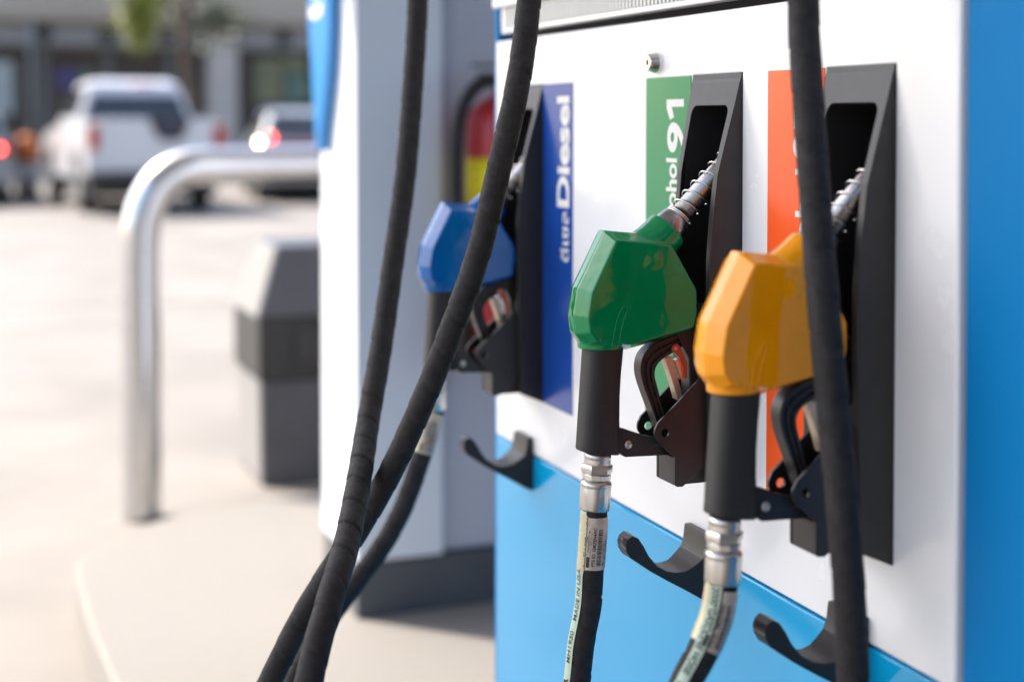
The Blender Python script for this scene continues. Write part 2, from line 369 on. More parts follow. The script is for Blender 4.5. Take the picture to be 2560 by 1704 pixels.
# nozzle holders
CENT = 0.033                          # nozzle centre from the near edge of the holder
prof = [(0.0, 1.3500), (0.0005, 1.3500), (0.0015, 1.3440), (0.0030, 1.3400), (0.009, 1.316), (0.020, 1.276), (0.0285, 1.244), (0.034, 1.199), (0.0375, 1.153), (0.038, 1.108), (0.0365, 1.05), (0.032, 0.918), (0.0, 0.9045)]
def boot(y0):
    y1 = y0 + 0.107
    P = [(0.930, 1.350)] + [(PX - d, z) for d, z in prof] + [(0.930, 0.9045)]
    b = prism('nozzle_holder', P, y0, y1, M['black'], pump, bevel=0)
    base = wloc(pump)
    def cutter(P2, a, bb):
        c = prism('cut', P2, a, bb, None, axis='x', origin=(0, 0, 0)); return c
    # window recess with rounded corners
    boolean(b, cutter(rrect(y0 + 0.0115, y0 + 0.0965, 1.045, 1.3155, 0.010), 0.5, 0.905))
    # top undercut
    boolean(b, cutter([(y0 + 0.004, 1.3402), (y0 + 0.103, 1.3402), (y0 + 0.103, 1.3465), (y0 + 0.004, 1.3465)], 0.5, 0.7825))
    # drafted sides: the far flank leans in towards the front
    for v in b.data.vertices:
        wx = v.co.x + base.x; wy = v.co.y + base.y; d = max(0.0, PX - wx)
        v.co.y -= 0.62 * d * (wy - y0) / 0.107
    add_bevel(b, 0.0008, 2); b.modifiers['bevel'].harden_normals = False; b.modifiers['bevel'].angle_limit = D2R(35)
    for p in b.data.polygons: p.use_smooth = False
    # cradle: two cheek plates with a bolt hole and a block between
    yc = y0 + CENT
    cheek = [(0.770, 1.040), (0.7555, 1.040), (0.744, 1.031), (0.7145, 1.0045), (0.692, 0.985)] + circ(0.6998, 0.9745, 0.0118, 8, 140, 230) + [(0.7100, 0.9495), (0.7120, 0.948), (0.7120, 0.9185), (0.7145, 0.9165), (0.7215, 0.9160), (0.7500, 0.937), (0.770, 0.945)]
    for a in (y0 + 0.0110, y0 + 0.0505):
        ch = prism('cradle_cheek', cheek, a, a + 0.0035, M['black_smooth'], b)
        boolean(ch, prism('cut', circ(0.7008, 0.9742, 0.0044, 18), a - 0.01, a + 0.02, None, origin=(0, 0, 0)))
        add_bevel(ch, 0.0007, 2)
    multi('cradle_block', [(0.7125, 0.770, y0 + 0.0146, y0 + 0.0504, 0.9172, 0.9472)], M['black'], b, bevel=0.0012)
    box('mounting_plate', 0.7440, 0.7530, y0 + 0.0125, y0 + 0.0820, 0.93, 1.03, M['black'], b, bevel=0.001)
    return b
# children of the cabinet are built in world coordinates; cutters are too, so shift them to the cabinet's space first
_bool = boolean
def boolean(o, c, op='DIFFERENCE'):
    bpy.context.view_layer.update(); return _bool(o, c, op)
for y0 in BOOTS: boot(y0)

# grade cards
def card(y0, y1, m):
    return box('grade_card', PX - 0.0011, PX - 0.0001, y0, y1, 0.905, 1.3495, m, pump)
cb = card(1.778, 1.8795, M['b_card']); cg = card(1.4495, 1.5605, M['g_card']); co = card(1.1845, 1.2860, M['o_card'])
def card_text(s, size, yb, z0, cardo, bold=0.0, sp=1.0, xs=1.0):
    me = text_mesh(s, size, bold, spacing=sp, xs=xs)
    # reads upwards: text x -> z, text y -> +y (towards the far side)
    return place_text('lettering', me, lambda x, y: Vector((PX - 0.0014, yb + y, z0 + x)), M['print_white'], cardo)
def fit_text(s, h, length, yb, z0, cardo, bold=0.0):
    me = text_mesh(s, 1.0, bold)
    x0 = min(v.co.x for v in me.vertices); x1 = max(v.co.x for v in me.vertices); y0 = 0; y1 = max(v.co.y for v in me.vertices)
    return place_text('lettering', me, lambda x, y: Vector((PX - 0.0014, yb + y / y1 * h, z0 + (x - x0) / (x1 - x0) * length)), M['print_white'], cardo)
fit_text('Diesel', 0.039, 0.150, 1.7895, 1.182, cb, 0.035)
fit_text('ดีเซล', 0.026, 0.067, 1.7905, 1.109, cb, 0.02)
fit_text('9', 0.040, 0.0350, 1.4655, 1.2625, cg, 0.03)
zt = 1.3235; yb = 1.4650
pyd('lettering', [(PX - 0.0014, yb + a, zt - b) for a, b in ((0.042, 0), (0, 0), (0, .0086), (.029, .0086), (.024, .0205), (.034, .0235), (.042, .0100))], [(0, 1, 2, 3), (0, 3, 6), (3, 4, 5, 6)], M['print_white'], cg)
fit_text('Gasohol', 0.0255, 0.105, 1.4825, 1.151, cg, 0.03)
fit_text('แก๊สโซฮอล์', 0.012, 0.060, 1.4640, 1.190, cg, 0.02)
fit_text('95', 0.028, 0.050, 1.2100, 1.262, co, 0.03)
fit_text('Gasohol', 0.024, 0.130, 1.2100, 1.122, co, 0.03)

# hose hooks
def hook(y0):
    """J-shaped hook, widest at the door and narrowing to a rounded lip"""
    P = [(0.7835, 0.8475), (0.7755, 0.8475), (0.7745, 0.842), (0.7735, 0.832), (0.7700, 0.8225), (0.7625, 0.8165), (0.752, 0.8100), (0.741, 0.8085), (0.7305, 0.8105), (0.7195, 0.8170),
         (0.7105, 0.8280), (0.7045, 0.8395), (0.6985, 0.8485), (0.6915, 0.8515), (0.6860, 0.8480), (0.6840, 0.8420), (0.6850, 0.8345), (0.690, 0.8270), (0.6985, 0.8215), (0.712, 0.8115), (0.730, 0.8005), (0.750, 0.7892), (0.772, 0.7760), (0.7835, 0.7710)]
    yc = y0 + 0.027
    def hw(x): return 0.011 + 0.016 * min(1, max(0, (x - 0.686) / 0.085)) ** 1.3
    loops = []
    for s, inset in ((-1, 0.0016), (-0.92, 0.0), (0.92, 0.0), (1, 0.0016)):
        L = []
        cx = 0.74; cz = 0.81
        for x, z in P:
            L.append((x if x > 0.783 else x, yc + s * hw(x), z))
        loops.append(L)
    o = loft('hose_hook', loops, M['black'], pump, smooth=False)
    add_bevel(o, 0.0018, 3); return o
for y0 in (1.108, 1.393, 1.917): hook(y0)

# ------------------------------------------------------------------ nozzles
Y0 = BOOTS[1] + CENT                    # 1.372
K = 0.987
def S(x, z): return (x * K, 1.3 + (z - 1.3) * K)
def make_nozzle(m_cover):
    root = thing('fuel_nozzle', 'fuel nozzle', 'fuel nozzle', (0.70, Y0, 0.94), 'fuel nozzles hanging in the pump')
    outer = [(.6460, 1.1850), (.6150, 1.1250), (.6103, 1.0960), (.6125, 1.0780), (.6240, 1.0640), (.6700, 1.0580), (.7480, 1.0735), (.7530, 1.0950), (.7530, 1.1220), (.7200, 1.1760), (.6900, 1.1800)]
    inner = []
    for i in range(len(outer)):                      # inward mitred offset keeps every chamfer flat
        a_, b_, c_ = Vector(outer[i - 1]), Vector(outer[i]), Vector(outer[(i + 1) % len(outer)])
        e1 = (b_ - a_).normalized(); e2 = (c_ - b_).normalized(); n1 = Vector((-e1.y, e1.x)); n2 = Vector((-e2.y, e2.x))
        m_ = (n1 + n2).normalized(); inner.append(tuple(b_ + m_ * (0.0085 / max(0.35, m_.dot(n1)))))
    T = 0.0265; W = 0.0065
    loops = [[(S(x, z)[0], Y0 + y, S(x, z)[1]) for x, z in L] for y, L in ((-T, inner), (-W, outer), (W, outer), (T, inner))]
    cov = loft('cover', loops, m_cover, root, smooth=True)
    ax = Vector((0.715, 0, 0.70)).normalized()
    nb = Vector((0.6840, Y0, 1.1555)); nk = lathe('cut', nb, ax, [(-0.012, 0.027), (0, 0.0285), (0.012, 0.0265), (0.022, 0.0240), (0.032, 0.0228), (0.041, 0.0225), (0.0430, 0.0212)], None, origin=(0, 0, 0), seg=40)
    bpy.context.view_layer.update(); _bool(cov, nk, 'UNION')
    # grip collar lip at the bottom
    lip = loft('cut', [[(0.645 * K + 0.0245 * math.cos(D2R(a)) , Y0 + 0.0215 * math.sin(D2R(a)), z) for a in range(0, 360, 10)] for z in (1.0640, 1.0800)], None, origin=(0, 0, 0))
    bpy.context.view_layer.update(); _bool(cov, lip, 'UNION')
    md = cov.modifiers.new('r', 'REMESH'); md.mode = 'VOXEL'; md.voxel_size = 0.0008; md.use_smooth_shade = True
    ms = cov.modifiers.new('s', 'SMOOTH'); ms.factor = 0.5; ms.iterations = 24
    dg = bpy.context.evaluated_depsgraph_get(); me = bpy.data.meshes.new_from_object(cov.evaluated_get(dg))
    cov.modifiers.clear(); cov.data = me; me.materials.clear(); me.materials.append(m_cover)
    for p in me.polygons: p.use_smooth = True
    # moulding seams and screw on the side of the cover
    ys = Y0 - T * 1.0
    def rib(P, r):
        return tube('seam_line', Path([(S(x, z)[0], ys + 0.0002, S(x, z)[1]) for x, z in P], 0.002, ref=Vector((0, -1, 0))), r, m_cover, cov, seg=8)
    rib([(.6455, 1.0640), (.6480, 1.0800), (.6520, 1.0950), (.6590, 1.1080)], 0.0005)
    rib([(.6590, 1.1080), (.6640, 1.1030)], 0.0005)
    rib([(.6530, 1.0650), (.6560, 1.0820), (.6600, 1.0960), (.6640, 1.1030)], 0.0005)
    lathe('screw', (S(.634, 1)[0], ys + 0.0006, S(0, 1.0725)[1]), (0, -1, 0), [(0, 0.0026), (0.0008, 0.0024), (0.0010, 0.0016), (0.0006, 0.0001)], m_cover, cov, seg=18)
    # spout collar, spout and spring
    b0 = nb + ax * 0.041
    lathe('spout_collar', b0, ax, [(0, 0.0186), (0.002, 0.0188), (0.016, 0.0162), (0.0175, 0.0150)], M['alu'], root, seg=36)
    b1 = b0 + ax * 0.0165
    sp = lathe('spout', b1, ax, [(0, 0.0118), (0.088, 0.0114), (0.096, 0.0112), (0.11, 0.0106), (0.1105, 0.009)], M['alu'], root, seg=28)
    u = ax.orthogonal().normalized(); v = ax.cross(u); pts = []
    turns = 7.3; n = int(turns * 26)
    for i in range(n + 1):
        t = i / 26; d = 0.001 + (0.0022 * min(t, 1.4) + 0.0142 * max(0, t - 1.4)); r = 0.0146 - 0.00008 * t
        pts.append(b1 + ax * d + (u * math.cos(2 * math.pi * t) + v * math.sin(2 * math.pi * t)) * r)
    pp = Path.__new__(Path); pp.p = pts; pp.s = [i * 0.003 for i in range(len(pts))]; pp.N = []; pp.B = []
    for i in range(len(pts)):
        t = (pts[min(len(pts) - 1, i + 1)] - pts[max(0, i - 1)]).normalized(); N = (ax - t * ax.dot(t)).normalized(); pp.N.append(N); pp.B.append(t.cross(N))
    tube('spring', pp, 0.00095, M['chrome'], root, seg=8)
    # grip
    loops = []
    for t in [0, 0.03, 0.1, 0.3, 0.5, 0.7, 0.9, 0.985, 1.0]:
        x0 = (0.6265 + (0.6185 - 0.6265) * t); x1 = (0.6690 + (0.6640 - 0.6690) * t) - (0.0025 * math.sin(math.pi * min(1, t * 1.1)) if t < 0.9 else 0)
        z = 1.066 + (0.9515 - 1.066) * t; cx = (x0 + x1) / 2 * K; hx = (x1 - x0) / 2 * K * (0.985 if t == 1.0 else 1); L = []
        for a in range(0, 360, 9):
            c, s_ = math.cos(D2R(a)), math.sin(D2R(a)); e = 0.75
            L.append((cx + hx * math.copysign(abs(c) ** e, c), Y0 + 0.0180 * math.copysign(abs(s_) ** e, s_), 1.3 + (z - 1.3) * K - (0.0035 * c if t > 0.9 else 0)))
        loops.append(L)
    loft('grip', loops, M['leather'], root, smooth=True)
    # dark valve body between cover and cradle
    prism('valve_body', [S(*p) for p in [(.728, 1.075), (.768, 1.090), (.768, 1.000), (.7560, .985), (.7465, .990), (.7450, 1.020), (.7440, 1.045), (.7380, 1.0560)]], Y0 - 0.0105, Y0 + 0.0105, M['black_smooth'], root, bevel=0.0015)
    prism('valve_shroud', [S(*p) for p in [(.690, 1.068), (.762, 1.085), (.762, 1.105), (.700, 1.09)]], Y0 - 0.0175, Y0 + 0.0175, M['black_smooth'], root, bevel=0.003)
    # trigger guard loop
    out = [(.752, 1.0715), (.728, 1.0700), (.710, 1.0650), (.698, 1.0585), (.690, 1.0495), (.6875, 1.0360), (.6905, 1.0210), (.699, .9990), (.7100, .9710), (.7180, .9500)]
    inn = [(.752, 1.0610), (.736, 1.0570), (.7220, 1.0500), (.7110, 1.0440), (.7055, 1.0370), (.7045, 1.0280), (.7085, 1.0135), (.7150, .9920), (.7210, .9740), (.7260, .9500)]
    def dense(L): return [(q.x, q.z) for q in catmull([(x, 0, z) for x, z in L], 0.003)]
    N_ = 40
    def samp(L):
        d = [Vector((x, z)) for x, z in dense(L)]; ss = [0]
        for i in range(1, len(d)): ss.append(ss[-1] + (d[i] - d[i - 1]).length)
        o_ = []
        for k in range(N_):
            q = ss[-1] * k / (N_ - 1); i = max(j for j in range(len(ss)) if ss[j] <= q + 1e-12); i = min(i, len(d) - 2)
            o_.append(d[i].lerp(d[i + 1], (q - ss[i]) / max(1e-9, ss[i + 1] - ss[i])))
        return o_
    so_, si = samp(out), samp(inn)
    def band(f0, f1, ya, yb, nm, parent, m=M['black_smooth'], bev=0.0008):
        A = [S(*(a.lerp(b, f0))) for a, b in zip(so_, si)]; B_ = [S(*(a.lerp(b, f1))) for a, b in zip(so_, si)]
        loops = [[(a[0], ya, a[1]), (a[0], yb, a[1]), (b[0], yb, b[1]), (b[0], ya, b[1])] for a, b in zip(A, B_)]
        return loft(nm, loops, m, parent, smooth=False, bevel=bev)
    gd = band(0.0, 0.22, Y0 - 0.0085, Y0 + 0.0085, 'trigger_guard', root)
    band(0.44, 0.60, Y0 - 0.0080, Y0 + 0.0080, 'guard_rail', gd, bev=0.0005)
    band(0.80, 1.0, Y0 - 0.0085, Y0 + 0.0085, 'guard_rail', gd)
    band(0.15, 0.9, Y0 - 0.0055, Y0 + 0.0055, 'guard_web', gd, bev=0)
    for k in (10, 15, 20, 25, 30):
        a = Vector(S(*so_[k])); b = Vector(S(*si[k])); d = (b - a).normalized(); nrm = Vector((-d.y, d.x)) * 0.0005
        prism('guard_rib', [tuple(a + d * .0008 + nrm), tuple(b - d * .0008 + nrm), tuple(b - d * .0008 - nrm), tuple(a + d * .0008 - nrm)], Y0 - 0.0079, Y0 - 0.005, M['black_smooth'], gd)
    # trigger lever, latch, arm, rivet
    prism('trigger', [S(*p) for p in [(.7165, 1.0480), (.7270, 1.0475), (.7300, 1.0350), (.7365, 1.0140), (.7400, 1.0000), (.7330, 1.0000), (.7285, 1.0160), (.7240, 1.0290)]], Y0 - 0.006, Y0 + 0.006, M['tan'], root, bevel=0.0007)
    prism('trigger_spring_strip', [S(*p) for p in [(.7285, 1.0440), (.7330, 1.0450), (.7400, 1.0230), (.7370, 1.0220)]], Y0 - 0.0075, Y0 - 0.001, M['chrome'], root, bevel=0.0004)
    la = prism('latch', [S(*p) for p in (circ(.7290, 1.0565, .0050, 10, 20, 250) + [(.7325, 1.0470), (.7370, 1.0350), (.7385, 1.0240), (.7420, 1.0235), (.7425, 1.0390), (.7380, 1.0510)])], Y0 - 0.0100, Y0 - 0.0078, M['red_latch'], root, bevel=0.0006)
    lathe('latch_pin', (S(.7290, 1)[0], Y0 - 0.0098, S(0, 1.0565)[1]), (0, -1, 0), [(0, 0.0021), (0.0006, 0.0019), (0.0004, 0.0009), (0.0001, 0.0001)], M['steel'], la, seg=14)
    KA = 1.372 / 1.375
    def SA(x, z): return (x * KA, 1.3 + (z - 1.3) * KA)
    am = prism('guard_arm', [SA(*p) for p in [(.6530, .9775), (.6590, .9790), (.6850, .9690), (.7160, .9610), (.7330, .9600), (.7330, .9440), (.7160, .9460), (.6640, .9480), (.6600, .9500), (.6590, .9525), (.6530, .9530)]], Y0 - 0.0065, Y0 + 0.0065, M['black_smooth'], root, bevel=0.001)
    lathe('rivet', (SA(.6670, 1)[0], Y0 - 0.0062, SA(0, .9610)[1]), (0, -1, 0), [(0, 0.0047), (0.0010, 0.0045), (0.0020, 0.0030), (0.0023, 0.0001)], M['steel'], am, seg=18)
    me = text_mesh('8003007', 0.0052, 0.00006, spacing=1.05)
    place_text('cast_number', me, lambda x, y: Vector((0.7105 - x, Y0 - 0.00675, 0.9605 - y)), M['print_faint'], am)
    me = text_mesh('RT 842801', 0.0040, 0.00004)
    place_text('cast_number', me, lambda x, y: Vector((0.7400 + 0, Y0 - 0.01065, 1.006 + x)) + Vector((-y, 0, 0)), M['print_faint'], root)
    return root
nz_g = make_nozzle(M['green'])
def recolour(root, m):
    for ch in [k for k in sc.objects if k.parent == root and k.name.startswith('cover')]:
        me = ch.data.copy(); ch.data = me; me.materials.clear(); me.materials.append(m)
        for s in [k for k in sc.objects if k.parent == ch]:
            s.data = s.data.copy(); s.data.materials.clear(); s.data.materials.append(m)
nz_o = copy_tree(nz_g); nz_o.location.y = BOOTS[0] + CENT; recolour(nz_o, M['orange'])
nz_b = copy_tree(nz_g); nz_b.location.y = BOOTS[2] + CENT; recolour(nz_b, M['bluev'])
nz_g['label'] = 'green fuel nozzle hanging in the holder beside the green 91 card'
nz_o['label'] = 'orange fuel nozzle partly hidden behind the nearest black hose'
nz_o.location.x += 0.0050; nz_b.location.x += 0.009
nz_b['label'] = 'blue fuel nozzle hanging beside the blue Diesel card'

# ------------------------------------------------------------------ hoses
HR = 0.01375
def hose(name, label, P, y_n, smooth=14):
    root = thing('fuel_hose', label, 'hose', P[0], 'fuel hoses of the pump')
    pth = Path(P, 0.0022, smooth=smooth)
    tube('rubber_tube', pth, HR, M['rubber'], root, seg=36, helix=0.040, amp=0.0006)
    # crimped swivel fitting above the start of the rubber
    a = pth.frame(0)[0]; top = Vector((0.6420 * K, y_n, 0.9555)); ax = (a - top).normalized(); L = (a - top).length
    lathe('fitting_neck', top, ax, [(0, 0.0140), (0.006, 0.0142), (0.0065, 0.0136), (0.008, 0.0142), (0.0095, 0.0136), (0.011, 0.0142), (0.012, 0.0136), (L, 0.0130)], M['steel'], root, seg=32)
    nt_ = lathe('hex_nut', top + ax * 0.0125, ax, [(0, 0.0160), (0.0012, 0.0167), (0.0080, 0.0167), (0.0092, 0.0160)], M['steel'], root, seg=6, smooth=False, bevel=0.0006)
    lathe('collar_ring', top + ax * 0.0220, ax, [(0, 0.0138), (0.0005, 0.0150), (0.0058, 0.0150), (0.0065, 0.0140)], M['steel'], root, seg=10, smooth=False, bevel=0.0006)
    z0 = 0.0290
    lathe('crimp_sleeve', top + ax * z0, ax, [(0, 0.0138), (0.0020, 0.0160), (0.0050, 0.0167), (0.0062, 0.0157), (0.0080, 0.0160), (L - z0 - 0.0005, 0.0158), (L - z0 + 0.0015, 0.0150)],
          M['steel'], root, seg=48, fn=lambda k, d: 1.0 - (0.045 if (k % 6 == 0 and d > 0.006) else 0.0) + (0.006 if (k % 6 == 3 and d > 0.006) else 0))
    return root, pth
def patch(name, pth, s0, s1, t0, t1, r, m, parent, ns=30, ntt=14, wob=0.0):
    rnd = random.Random(int(s0 * 1e4) + int(t0)); V = []; F = []
    off = [rnd.uniform(-1, 1) for _ in range(ns + 1)]
    for i in range(ns + 1):
        q = s0 + (s1 - s0) * i / ns
        for k in range(ntt + 1):
            th = D2R(t0 + (t1 - t0) * k / ntt)
            V.append(pth.pt(q, th, r + wob * off[i] * (0.4 + 0.6 * math.sin(k * 1.7 + i * 0.9))))
    for i in range(ns):
        for k in range(ntt): F.append((i * (ntt + 1) + k, i * (ntt + 1) + k + 1, (i + 1) * (ntt + 1) + k + 1, (i + 1) * (ntt + 1) + k))
    return pyd(name, V, F, m, parent, smooth=True, fix=False)
def wrap_text(s, pth, s_at, th_at, size, up, parent, m=None, bold=0.0, sp=1.0, xs=1.0, shear=0.0, rr=HR + 0.0012):
    me = text_mesh(s, size, bold, spacing=sp, xs=xs, shear=shear)
    if up: fn = lambda x, y: pth.pt(s_at - x, D2R(th_at) + y / rr, rr)
    else: fn = lambda x, y: pth.pt(s_at + x, D2R(th_at) - y / rr, rr)
    return place_text('lettering', me, fn, m or M['print_dark'], parent)
def sticker(pth, parent, s0, t0=24, t1=-98):
    s1 = s0 + 0.054
    lb = patch('paper_label', pth, s0, s1, t1, t0, HR + 0.00105, M['label'], parent, wob=0.00015)
    f = lambda s, th, sz, so, **k: wrap_text(s, pth, s1 - so, th, sz, True, lb, rr=HR + 0.00135, **k)
    f('PTS ID  GMZEN4AC', -14, 0.0050, 0.004, bold=0.00010, xs=0.92)
    f('TRACKING SYSTEM', 12, 0.0026, 0.018, bold=0.00003)
    f('Phone 1-800-C-Parker', 3, 0.0024, 0.017)
    f('Mfgr Date 10/11/2013', -56, 0.0030, 0.004, bold=0.00003)
    f('Item IML-1404G9B29', -70, 0.0030, 0.004, bold=0.00003)
    # bar code and maker block: flat print
    rnd = random.Random(5); V = []; F = []; q = s1 - 0.005
    rr = HR + 0.0014
    while q > s0 + 0.012:
        wd = rnd.choice((0.0003, 0.0005, 0.0008)); n = len(V)
        for k in range(5):
            th = D2R(-21 - 20 * k / 4); V += [pth.pt(q, th, rr), pth.pt(q - wd, th, rr)]
        for k in range(4): F.append((n + 2 * k, n + 2 * k + 1, n + 2 * k + 3, n + 2 * k + 2))
        q -= wd + rnd.choice((0.0003, 0.0005, 0.0007))
    pyd('bar_code', V, F, M['print_dark'], lb, fix=False)
    patch('maker_block', pth, s1 - 0.0135, s1 - 0.003, 8, 21, rr, M['print_dark'], lb, ns=4, ntt=4)

# green nozzle's hose: down, round and up again to the head (left-hand hanging length)
PG = [(0.6298, 1.372, 0.8970), (0.6290, 1.372, 0.878), (0.6258, 1.372, 0.8395), (0.6232, 1.372, 0.797), (0.6150, 1.372, 0.757), (0.6100, 1.372, 0.715), (0.590, 1.37, 0.60), (0.54, 1.365, 0.43), (0.44, 1.35, 0.30), (0.35, 1.33, 0.31),
      (0.305, 1.315, 0.45), (0.297, 1.305, 0.62), (0.312, 1.318, 0.765), (0.346, 1.368, 0.833), (0.383, 1.440, 0.868), (0.424, 1.540, 0.909), (0.463, 1.640, 0.953), (0.499, 1.712, 1.022), (0.531, 1.765, 1.123), (0.558, 1.800, 1.230), (0.577, 1.828, 1.344), (0.590, 1.846, 1.458), (0.602, 1.86, 1.65), (0.64, 1.87, 1.85), (0.74, 1.87, 1.95), (0.80, 1.87, 1.96)]
hg, pg = hose('g', 'black hose from the green nozzle, its far length hanging leftmost of the three', PG, 1.372)
PO = [(0.6315, 1.108, 0.8990), (0.6290, 1.108, 0.884), (0.6240, 1.108, 0.865), (0.6110, 1.108, 0.838), (0.5920, 1.108, 0.808), (0.560, 1.11, 0.74), (0.52, 1.12, 0.60), (0.50, 1.12, 0.45), (0.53, 1.10, 0.33), (0.60, 1.07, 0.31), (0.67, 1.05, 0.42), (0.705, 1.04, 0.60), (0.716, 1.032, 0.74),
      (0.713, 1.030, 0.82), (0.703, 1.022, 0.905), (0.694, 1.018, 0.970), (0.690, 1.024, 1.038), (0.6865, 1.032, 1.111), (0.6860, 1.043, 1.182), (0.6865, 1.054, 1.255), (0.6910, 1.071, 1.328), (0.698, 1.089, 1.404), (0.705, 1.10, 1.60), (0.73, 1.10, 1.80), (0.80, 1.10, 1.92)]
ho, po = hose('o', 'black hose from the orange nozzle, hanging close in front of its cover at right', PO, 1.108)
PB = [(0.6345, 1.914, 0.8990), (0.6290, 1.911, 0.884), (0.6225, 1.908, 0.866), (0.6140, 1.908, 0.838), (0.590, 1.911, 0.772), (0.559, 1.912, 0.718), (0.507, 1.900, 0.663), (0.451, 1.870, 0.613), (0.399, 1.815, 0.560), (0.345, 1.76, 0.49), (0.30, 1.70, 0.44), (0.285, 1.655, 0.50), (0.305, 1.63, 0.59),
      (0.341, 1.620, 0.666), (0.373, 1.609, 0.734), (0.405, 1.595, 0.792), (0.436, 1.578, 0.846), (0.464, 1.550, 0.912), (0.490, 1.520, 0.990), (0.518, 1.503, 1.071), (0.546, 1.492, 1.156), (0.568, 1.486, 1.251), (0.589, 1.487, 1.336), (0.609, 1.502, 1.433), (0.63, 1.52, 1.60), (0.68, 1.53, 1.80), (0.80, 1.53, 1.95)]
hb, pb = hose('b', 'black hose from the blue nozzle, its scuffed middle length crossing in front of it', PB, 1.914)
# stripes, stickers and lettering on the hoses
st = patch('stripe', pg, 0.0005, 0.60, 34, 88, HR + 0.0007, M['stripe'], hg, ns=260, ntt=8)
patch('aged_tape', pg, 0.0050, 0.0650, 30, 96, HR + 0.0010, M['tape'], hg, ns=40, ntt=8, wob=0.0004)
patch('scuffed_strip', pg, 0.0060, 0.0620, 20, 36, HR + 0.0009, M['scuff'], hg, ns=20, ntt=5, wob=0.0003)
sticker(pg, hg, 0.0070)
wrap_text('MADE IN USA', pg, 0.1180, 44, 0.0086, True, st, bold=0.00006, xs=1.08)
wrap_text('MH1930', pg, 0.1600, 44, 0.0086, True, st, bold=0.00006, xs=1.05)
wrap_text('R', pg, 0.183, 44, 0.0100, True, st, bold=0.0006)
so2 = patch('stripe', po, 0.0005, 0.45, 4, 46, HR + 0.0007, M['stripe'], ho, ns=220, ntt=8)
patch('aged_tape', po, 0.0005, 0.0560, 47, 100, HR + 0.0010, M['tape'], ho, ns=30, ntt=8, wob=0.0004)
wrap_text('2000 GASOLINE HOSE   MADE IN USA', po, 0.0035, 38, 0.0094, False, so2, bold=0.00016, xs=0.90)
sticker(po, ho, 0.0060, t0=-2, t1=-92)
patch('aged_tape', pb, 0.004, 0.060, 0, 80, HR + 0.0009, M['tape'], hb, ns=30, ntt=8, wob=0.0003)
sticker(pb, hb, 0.0060)
# white scuff on the blue nozzle's hose and thin blue line along the left-hand hose
def s_of(pth, z, after): 
    return min((abs(p.z - z), s) for p, s in zip(pth.p, pth.s) if s > after)[1]
sb = s_of(pb, 1.127, 0.9)
patch('scuff_mark', pb, sb - 0.006, sb + 0.001, 18, 34, HR + 0.0007, M['print_white'], hb, ns=5, ntt=3, wob=0.0003)
patch('scuff_mark', pb, sb - 0.001, sb + 0.006, 4, 17, HR + 0.0007, M['label'], hb, ns=5, ntt=3, wob=0.0003)

sA = s_of(pg, 0.925, 0.9); sB = s_of(pg, 0.815, 0.9)
patch('blue_line', pg, min(sA, sB), max(sA, sB), 72, 92, HR + 0.0006, M['blue_sign'], hg, ns=60, ntt=4)
# ------------------------------------------------------------------ bent pipe guard rail
rl = Path([(0.604, 4.86, 0), (0.604, 4.86, 0.5), (0.604, 4.86, 0.90), (0.614, 4.86, 0.99), (0.645, 4.86, 1.065), (0.70, 4.86, 1.125), (0.78, 4.86, 1.148), (0.90, 4.86, 1.150), (1.3, 4.86, 1.153), (1.50, 4.86, 1.150), (1.58, 4.86, 1.11), (1.62, 4.86, 1.02), (1.625, 4.86, 0.9), (1.625, 4.86, 0.0)], 0.02, ref=Vector((0, -1, 0)), smooth=6)
r_ = tube('guard_rail', rl, 0.063, M['galv'], None, seg=32); tag(r_, 'bent stainless pipe guard standing past the end of the island', 'guard rail')

# ------------------------------------------------------------------ litter bin
bn = thing('litter_bin', 'dark grey litter bin with tapered lid beyond the pipe guard', 'bin', (1.36, 5.3, 0))
def frustum(name, a, z0, b, z1, m, par):
    A = [(a[0], a[2], z0), (a[1], a[2], z0), (a[1], a[3], z0), (a[0], a[3], z0)]; B_ = [(b[0], b[2], z1), (b[1], b[2], z1), (b[1], b[3], z1), (b[0], b[3], z1)]
    return loft(name, [A, B_], m, par, smooth=False, bevel=0.01)
frustum('body', (1.052, 1.64, 5.10, 5.52), 0.0, (1.045, 1.655, 5.085, 5.535), 0.378, M['bin'], bn)
frustum('band', (1.035, 1.665, 5.075, 5.545), 0.380, (1.035, 1.665, 5.075, 5.545), 0.600, M['bin_dark'], bn)
frustum('lid', (1.030, 1.67, 5.07, 5.55), 0.602, (1.115, 1.585, 5.13, 5.49), 0.852, M['bin'], bn)
loft('side_glare', [[(1.048, 5.12, 0.02), (1.048, 5.50, 0.02), (1.042, 5.51, 0.372), (1.042, 5.11, 0.372)], [(1.0535, 5.12, 0.02), (1.0535, 5.50, 0.02), (1.047, 5.51, 0.372), (1.047, 5.11, 0.372)]], M['bin_glare'], bn, smooth=False)  # sun glare on body and lid, built as pale plates
loft('side_glare', [[(1.0275, 5.09, 0.607), (1.0275, 5.53, 0.607), (1.108, 5.48, 0.848), (1.108, 5.14, 0.848)], [(1.034, 5.09, 0.607), (1.034, 5.53, 0.607), (1.115, 5.48, 0.848), (1.115, 5.14, 0.848)]], M['bin_glare'], bn, smooth=False)
box('flap', 1.16, 1.54, 5.060, 5.074, 0.43, 0.56, M['black_smooth'], bn, bevel=0.004)

